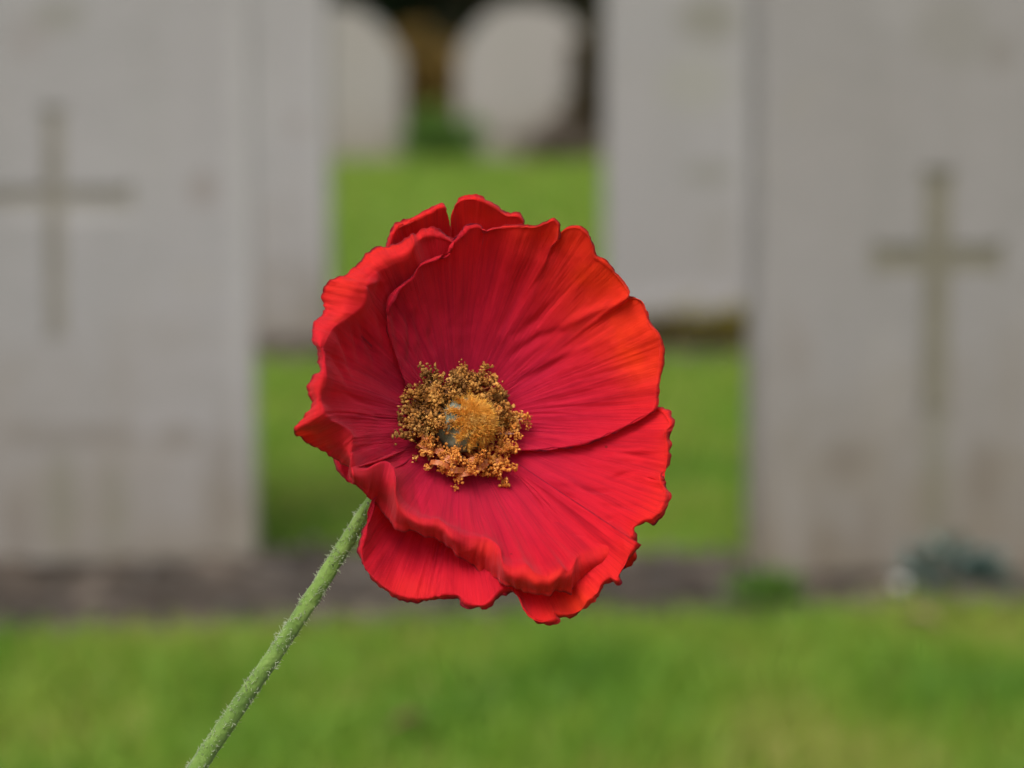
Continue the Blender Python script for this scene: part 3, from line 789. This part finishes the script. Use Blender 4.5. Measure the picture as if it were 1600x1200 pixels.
B2 = B([(600, 745), (585, 765), (577, 790), (568, 835), (561, 872), (567, 892), (586, 914), (624, 937), (662, 941), (693, 937), (715, 937), (731, 948), (757, 951), (768, 943), (776, 935), (785, 926), (795, 925), (812, 939),
        (822, 960), (838, 973), (860, 976), (870, 971), (868, 963), (879, 965), (911, 959), (921, 946), (936, 933), (949, 912), (958, 906), (968, 911), (973, 899), (985, 878), (1000, 850)],
       [0, 0, 0, .5, 1, 1, .5, 0, 0, -.5, -1, 0, 1.2, 1.0, 0, -1.5, -2, -1, 1, 1.5, 1, 0, -1, -1.5, 0, 1, 0, -1, -1, 0, 0, 0, 0])
petal(B2, 0, 47.0, zf=flat_z(-14, 14, 1.3), orange=addf(blob(640, 920, 50, 22, .3), blob(905, 945, 40, 25, .9)), nu=420, pleat=1.5, wr=1.2,
      label='outer petal hanging below the lip at the bottom of the flower')
B3 = B([(560, 520), (520, 560), (510, 610), (512, 660), (514, 690), (520, 714), (526, 733), (538, 754), (546, 758), (556, 757), (580, 768), (610, 780)])
petal(B3, 0, 57.0, zf=flat_z(-14, 12, 1.3), nu=160, label='dark outer petal showing as a sliver under the left lip')

# ------------------------------------------------------------------ flower heart
def mat_simple(name, cols, scale, rough=.6, trans=0, bumpd=.0003, spec=.3, bscale=None):
    m = NT(name); tc = m.n('ShaderNodeTexCoord'); n1 = m.noise(scale, 4, .6, tc.outputs['Object'])
    k = len(cols)
    c = m.ramp(n1.outputs[0], [(.32 + .36 * i / (k - 1), cols[i]) for i in range(k)]).outputs[0]
    m.l(c, m.b.inputs['Base Color']); m.b.inputs['Roughness'].default_value = rough; m.b.inputs['Specular IOR Level'].default_value = spec
    n2 = m.noise(bscale or scale * 5, 3, .6, tc.outputs['Object']); m.l(m.bump(n2.outputs[0], .6, bumpd), m.b.inputs['Normal'])
    if trans:
        tr = m.n('ShaderNodeBsdfTranslucent'); m.l(c, tr.inputs[0]); mx = m.n('ShaderNodeMixShader'); mx.inputs[0].default_value = trans
        m.l(m.b.outputs[0], mx.inputs[1]); m.l(tr.outputs[0], mx.inputs[2]); m.l(mx.outputs[0], m.out.inputs[0])
    return m.m
M_pod = mat_simple('grey_green_pod', [(.10, .115, .075), (.19, .21, .16), (.30, .325, .265)], 260, .6, 0, .0004)
M_fuzz = mat_simple('orange_fuzz', [(.82, .33, .035), (.96, .50, .075), (.95, .62, .18)], 300, .75, .25)
M_fil = mat_simple('salmon_filament', [(.66, .17, .05), (.80, .30, .10)], 400, .32, .4, spec=.5)
M_filr = mat_simple('clear_filament_tip', [(.55, .22, .18), (.68, .42, .36)], 400, .25, .4, spec=.6)
M_anO = mat_simple('orange_anther', [(.34, .09, .015), (.76, .28, .045), (.90, .46, .12)], 330, .8, .15, .0004)
M_anD = mat_simple('dark_brown_anther', [(.07, .025, .008), (.26, .11, .022), (.50, .26, .07)], 330, .85, .1, .0005)
M_anB = mat_simple('brown_gold_anther', [(.10, .035, .010), (.42, .17, .03), (.80, .43, .11)], 330, .85, .1, .0005)

E1 = Vector((1, 0, 0)) - AX * AX.x; E1.normalize(); E2 = AX.cross(E1)     # flower frame across the axis
HX, HY = -10, 10
def fl(r, th, h):
    """a place in the flower's own frame (mm) as a world point"""
    r, th, h = float(r), float(th), float(h)
    P = E1 * (r * math.cos(th)) + E2 * (r * math.sin(th)) + AX * h
    base = at(BX + (HX if h > 0 else 0), BY + (HY if h > 0 else 0), BZ)
    return base + (R_ * P.x + U_ * P.y - F_ * P.z) / 1000.0
def fdir(v): return (R_ * v.x + U_ * v.y - F_ * v.z)
AXW = fdir(AX).normalized(); E1W = fdir(E1).normalized(); E2W = fdir(E2).normalized()

# seed pod
bm = bmesh.new(); bmesh.ops.create_icosphere(bm, subdivisions=5, radius=1)
pc = fl(0, 0, 7.2)
vs = []
for v in bm.verts:
    c = v.co
    ang = math.atan2(c.y, c.x); r = 6.6 * (1 + .02 * math.cos(ang * 9) * (1 - c.z ** 2)) * (1 + .03 * noise.noise(c * 2.2))
    vs.append(pc + (E1W * c.x * r + E2W * c.y * r + AXW * c.z * r * .98) / 1000)
fs = [tuple(v.index for v in f.verts) for f in bm.faces]; bm.free()
pod = mesh_obj('seed_pod', vs, fs, M_pod, poppy)
# orange fuzz on the pod: starry arms made of fine curled threads
r = np.random.RandomState(9); vs, fs = [], []
arms = 11
for k in range(7000):
    a = 2 * math.pi * (r.randint(arms) + r.normal() * .10) / arms
    rho = abs(r.normal()) * 2.7 if r.rand() < .55 else r.uniform(1, 6.4)
    rho = min(rho, 6.3 + .5 * math.sin(a * 3))
    if rho < 3.2: a = r.rand() * 6.283
    rho_x, rho_y = rho * math.cos(a) + 1.35, rho * math.sin(a) + .5
    rr_ = math.hypot(rho_x, rho_y)
    hz = math.sqrt(max(.6, 6.7 ** 2 - min(rr_, 6.5) ** 2))
    P = pc + (E1W * rho_x + E2W * rho_y + AXW * hz) / 1000
    outw = (P - pc).normalized()
    d = (outw + Vector(r.normal(size=3)) * .75).normalized(); s = Vector(r.normal(size=3)).normalized()
    L = r.uniform(.8, 2.5) / 1000 * (1.25 if rho < 3.5 else .9)
    pts = [P, P + d * L * .5 + s * L * .12, P + d * L * .9 - s * L * .12 + outw * L * .05]
    tube(vs, fs, pts, [.000085, .00007, .00004], 3, False)
fz = mesh_obj('pollen_fuzz', vs, fs, M_fuzz, pod); fz['kind'] = 'stuff'
fz['label'] = 'orange thread fuzz on top of the pod'

# stamens: a curved ribbon with a crumbly anther clump at its tip
bm = bmesh.new(); bmesh.ops.create_icosphere(bm, subdivisions=1, radius=1)
IV = [v.co.copy() for v in bm.verts]; IF = [tuple(v.index for v in f.verts) for f in bm.faces]; bm.free()
def clump(vs, fs, P, s, k, r, n):
    subs = [P + Vector(r.normal(size=3)) * s * .85 for _ in range(5)]
    for m_ in range(n):
        c = subs[m_ % 5] + Vector(r.normal(size=3)) * s * .36
        rad = s * r.uniform(.10, .24); st_ = Vector(r.uniform(.6, 1.5, 3)); o = len(vs); sh = Vector(r.normal(size=3)) * 9
        for v in IV:
            vs.append(c + Vector((v.x * st_.x, v.y * st_.y, v.z * st_.z)) * rad * (1 + .8 * noise.noise(v * 1.9 + sh)))
        fs += [tuple(i + o for i in f) for f in IF]
def stamen(th, rr0, hh, brown, r, ribbon=False):
    root_p = fl(3.4, th, 1.2)
    mid = fl(rr0 * .72 + r.normal() * .5, th + r.normal() * .08, hh * .42)
    tip = fl(rr0, th + r.normal() * .12, hh)
    vs, fs = [], []
    pts, rad = [], []
    for i in range(9):
        t = i / 8
        pts.append(root_p * (1 - t) ** 2 + mid * 2 * t * (1 - t) + tip * t * t)
        rad.append((.00055 if ribbon else .00028) * (1 - .3 * t))
    tube(vs, fs, pts, rad, 6)
    if ribbon:   # translucent looped ribbon
        s1 = (fl(rr0, th + .3, hh) - tip).normalized(); o = len(vs); n = 14; wv = r.uniform(.5, .9) / 1000
        lp = r.uniform(1.5, 2.6) / 1000
        for i in range(n + 1):
            t = i / n * math.pi * 1.25
            c = tip - AXW * .002 + s1 * math.cos(t) * lp + AXW * math.sin(t) * lp * .9
            nrm = fl(rr0 + 1, th, hh) - fl(rr0, th, hh); nrm.normalize()
            vs.append(c - nrm * wv); vs.append(c + nrm * wv)
        for i in range(n):
            fs.append((o + 2 * i, o + 2 * i + 1, o + 2 * i + 3, o + 2 * i + 2))
    st = mesh_obj('stamen', vs, fs, M_filr if (not ribbon and r.rand() < .25) else M_fil, poppy)
    vs, fs = [], []
    sz = r.choice([.6, .8, 1.1, 1.5, 1.9]) / 1000 * (.6 if ribbon else 1)
    clump(vs, fs, tip, sz * (1.25 if brown else 1), 0, r, r.randint(90, 130) if brown else r.randint(70, 110))
    mesh_obj('anther', vs, fs, (M_anD if r.rand() < .45 else M_anB) if brown else M_anO, st)
r = np.random.RandomState(21)
NS = 96
for k in range(NS):
    th = 2 * math.pi * (k * .618034 % 1) + r.normal() * .05
    # picture direction of this stamen: up/left ones are brown, lower ones orange
    d = E1 * math.cos(th) + E2 * math.sin(th)
    updown = d.y - .45 * d.x
    brown = (updown + r.normal() * .3) > -.05
    ring = r.rand()
    rr0 = 7.9 + 5.5 * ring + r.normal() * .5; hh = 9.6 - 3.2 * ring + r.normal() * 1.1
    ribbon = (updown < -.05 and d.x < .7 and r.rand() < .62)
    if ribbon: rr0 = r.uniform(8.5, 12.5); hh = r.uniform(8, 10.5)
    if -.3 < d.y < .2 and d.x > .7: rr0 += 1.3; hh += .8
    stamen(th, rr0, hh, brown, r, ribbon)

# ------------------------------------------------------------------ receptacle and stem
def mat_stem():
    m = NT('hairy_green_stem'); tc = m.n('ShaderNodeTexCoord')
    n1 = m.noise(160, 5, .6, tc.outputs['Object'], 0.6); n2 = m.noise(900, 3, .6, tc.outputs['Object']); n3 = m.noise(45, 3, .5, tc.outputs['Object'])
    c = m.ramp(n1.outputs[0], [(.34, (.06, .12, .016)), (.5, (.115, .20, .030)), (.70, (.25, .35, .10))]).outputs[0]
    c = m.mix(.4, c, m.ramp(n3.outputs[0], [(.35, (.08, .15, .02)), (.65, (.18, .27, .06))]).outputs[0])
    m.l(c, m.b.inputs['Base Color']); m.b.inputs['Roughness'].default_value = .7; m.b.inputs['Specular IOR Level'].default_value = .25
    m.b.inputs['Sheen Weight'].default_value = .3
    bp = m.bump(n1.outputs[0], .9, .0012); bp = m.bump(n2.outputs[0], .7, .0004, bp); m.l(bp, m.b.inputs['Normal'])
    return m.m
M_stem = mat_stem()
# centre line: picture points with depth, then on down to the lawn
top = fl(0, 0, -4)
pts = [fl(0, 0, -1), top, at(655, 712, -15), at(612, 748, -12), at(579, 784, -9), at(548, 836, -8), at(500, 914, -7), at(440, 1006, -6), at(375, 1100, -5), at(308, 1200, -4)]
d_ = (pts[-1] - pts[-2]).normalized(); e = pts[-1].copy()
while e.z > -.02:
    e = e + d_ * .02; pts.append(e.copy())
rad = [.0022, .0022, .0019, .0016, .0013, .0018, .0019, .0019, .0020, .0022] + [.0022] * (len(pts) - 10)
P = np.array([[tuple(p_)] for p_ in pts]); K = np.concatenate([[0], np.cumsum([(pts[i + 1] - pts[i]).length for i in range(len(pts) - 1)])])
T = np.linspace(0, K[-1], 900); C = herm(K, P, T)[:, 0, :]
Rr = np.interp(T, K, rad)
NK = 26; vs, fs = [], []
frames = []
up = Vector((.2, .9, .3)).normalized()
for i in range(len(T)):
    a, b = Vector(C[max(0, i - 1)]), Vector(C[min(len(T) - 1, i + 1)])
    t = (b - a).normalized(); s = t.cross(up).normalized(); u = s.cross(t); up = u
    p_ = Vector(C[i]); frames.append((p_, s, u, t, Rr[i]))
    for j in range(NK):
        an = 2 * math.pi * j / NK; v = s * math.cos(an) + u * math.sin(an)
        L = T[i] * 1000
        k = 1 + .04 * noise.noise(Vector((v.x * 1.4, v.z * 1.4 + v.y, L * .12))) + .06 * noise.noise(Vector((v.x * 3, v.z * 3 + v.y, L * .8)))
        # ragged end of the wrapped paper near the top
        k += .16 * max(0, noise.noise(Vector((math.cos(an + L * .12) * 1.2, math.sin(an + L * .12) * 1.2, L * .16 + 3)))) * (1.6 if 30 < L < 62 else .55)
        vs.append(p_ + v * Rr[i] * k)
for i in range(len(T) - 1):
    for j in range(NK):
        a = i * NK + j; b = i * NK + (j + 1) % NK; fs.append((a, b, b + NK, a + NK))
fs.append(tuple(range(NK))[::-1])
stem = mesh_obj('stem', vs, fs, M_stem, poppy)
# hairs in patches
r = np.random.RandomState(4); vs, fs = [], []
M_hair = mat_simple('pale_hair', [(.42, .48, .30), (.66, .72, .54)], 300, .6, .4)
for k in range(7500):
    i = int(r.uniform(40, 420)) if r.rand() < .8 else int(r.uniform(420, len(frames) - 1)); p_, s, u, t, R0 = frames[i]
    an = r.rand() * 6.283; v = s * math.cos(an) + u * math.sin(an)
    dens = noise.noise(Vector((math.cos(an) * 1.1, math.sin(an) * 1.1, T[i] * 210))) + .55 * noise.noise(Vector((an, 0, T[i] * 900)))
    if dens < .04 and r.rand() > .10: continue
    L = r.uniform(.35, 1.05) / 1000 * (1 + max(0, dens) * .7)
    d = (v + t * r.normal() * .7 + s * r.normal() * .45 + u * r.normal() * .45).normalized()
    P0 = p_ + v * R0 * .93; cu = Vector(r.normal(size=3)).normalized()
    tube(vs, fs, [P0, P0 + d * L * .6, P0 + d * L + cu * L * .3], [.00010, .00008, .00005], 3, False)
h = mesh_obj('stem_hair', vs, fs, M_hair, stem); h['kind'] = 'stuff'

# a cup under the petals that holds them to the stem
vs, fs = [], []
tube(vs, fs, [fl(0, 0, -6), fl(0, 0, -4), fl(0, 0, -2.5), fl(0, 0, -1.2)], [.0022, .0032, .0048, .0052], 24)
mesh_obj('receptacle', vs, fs, M_stem, poppy)
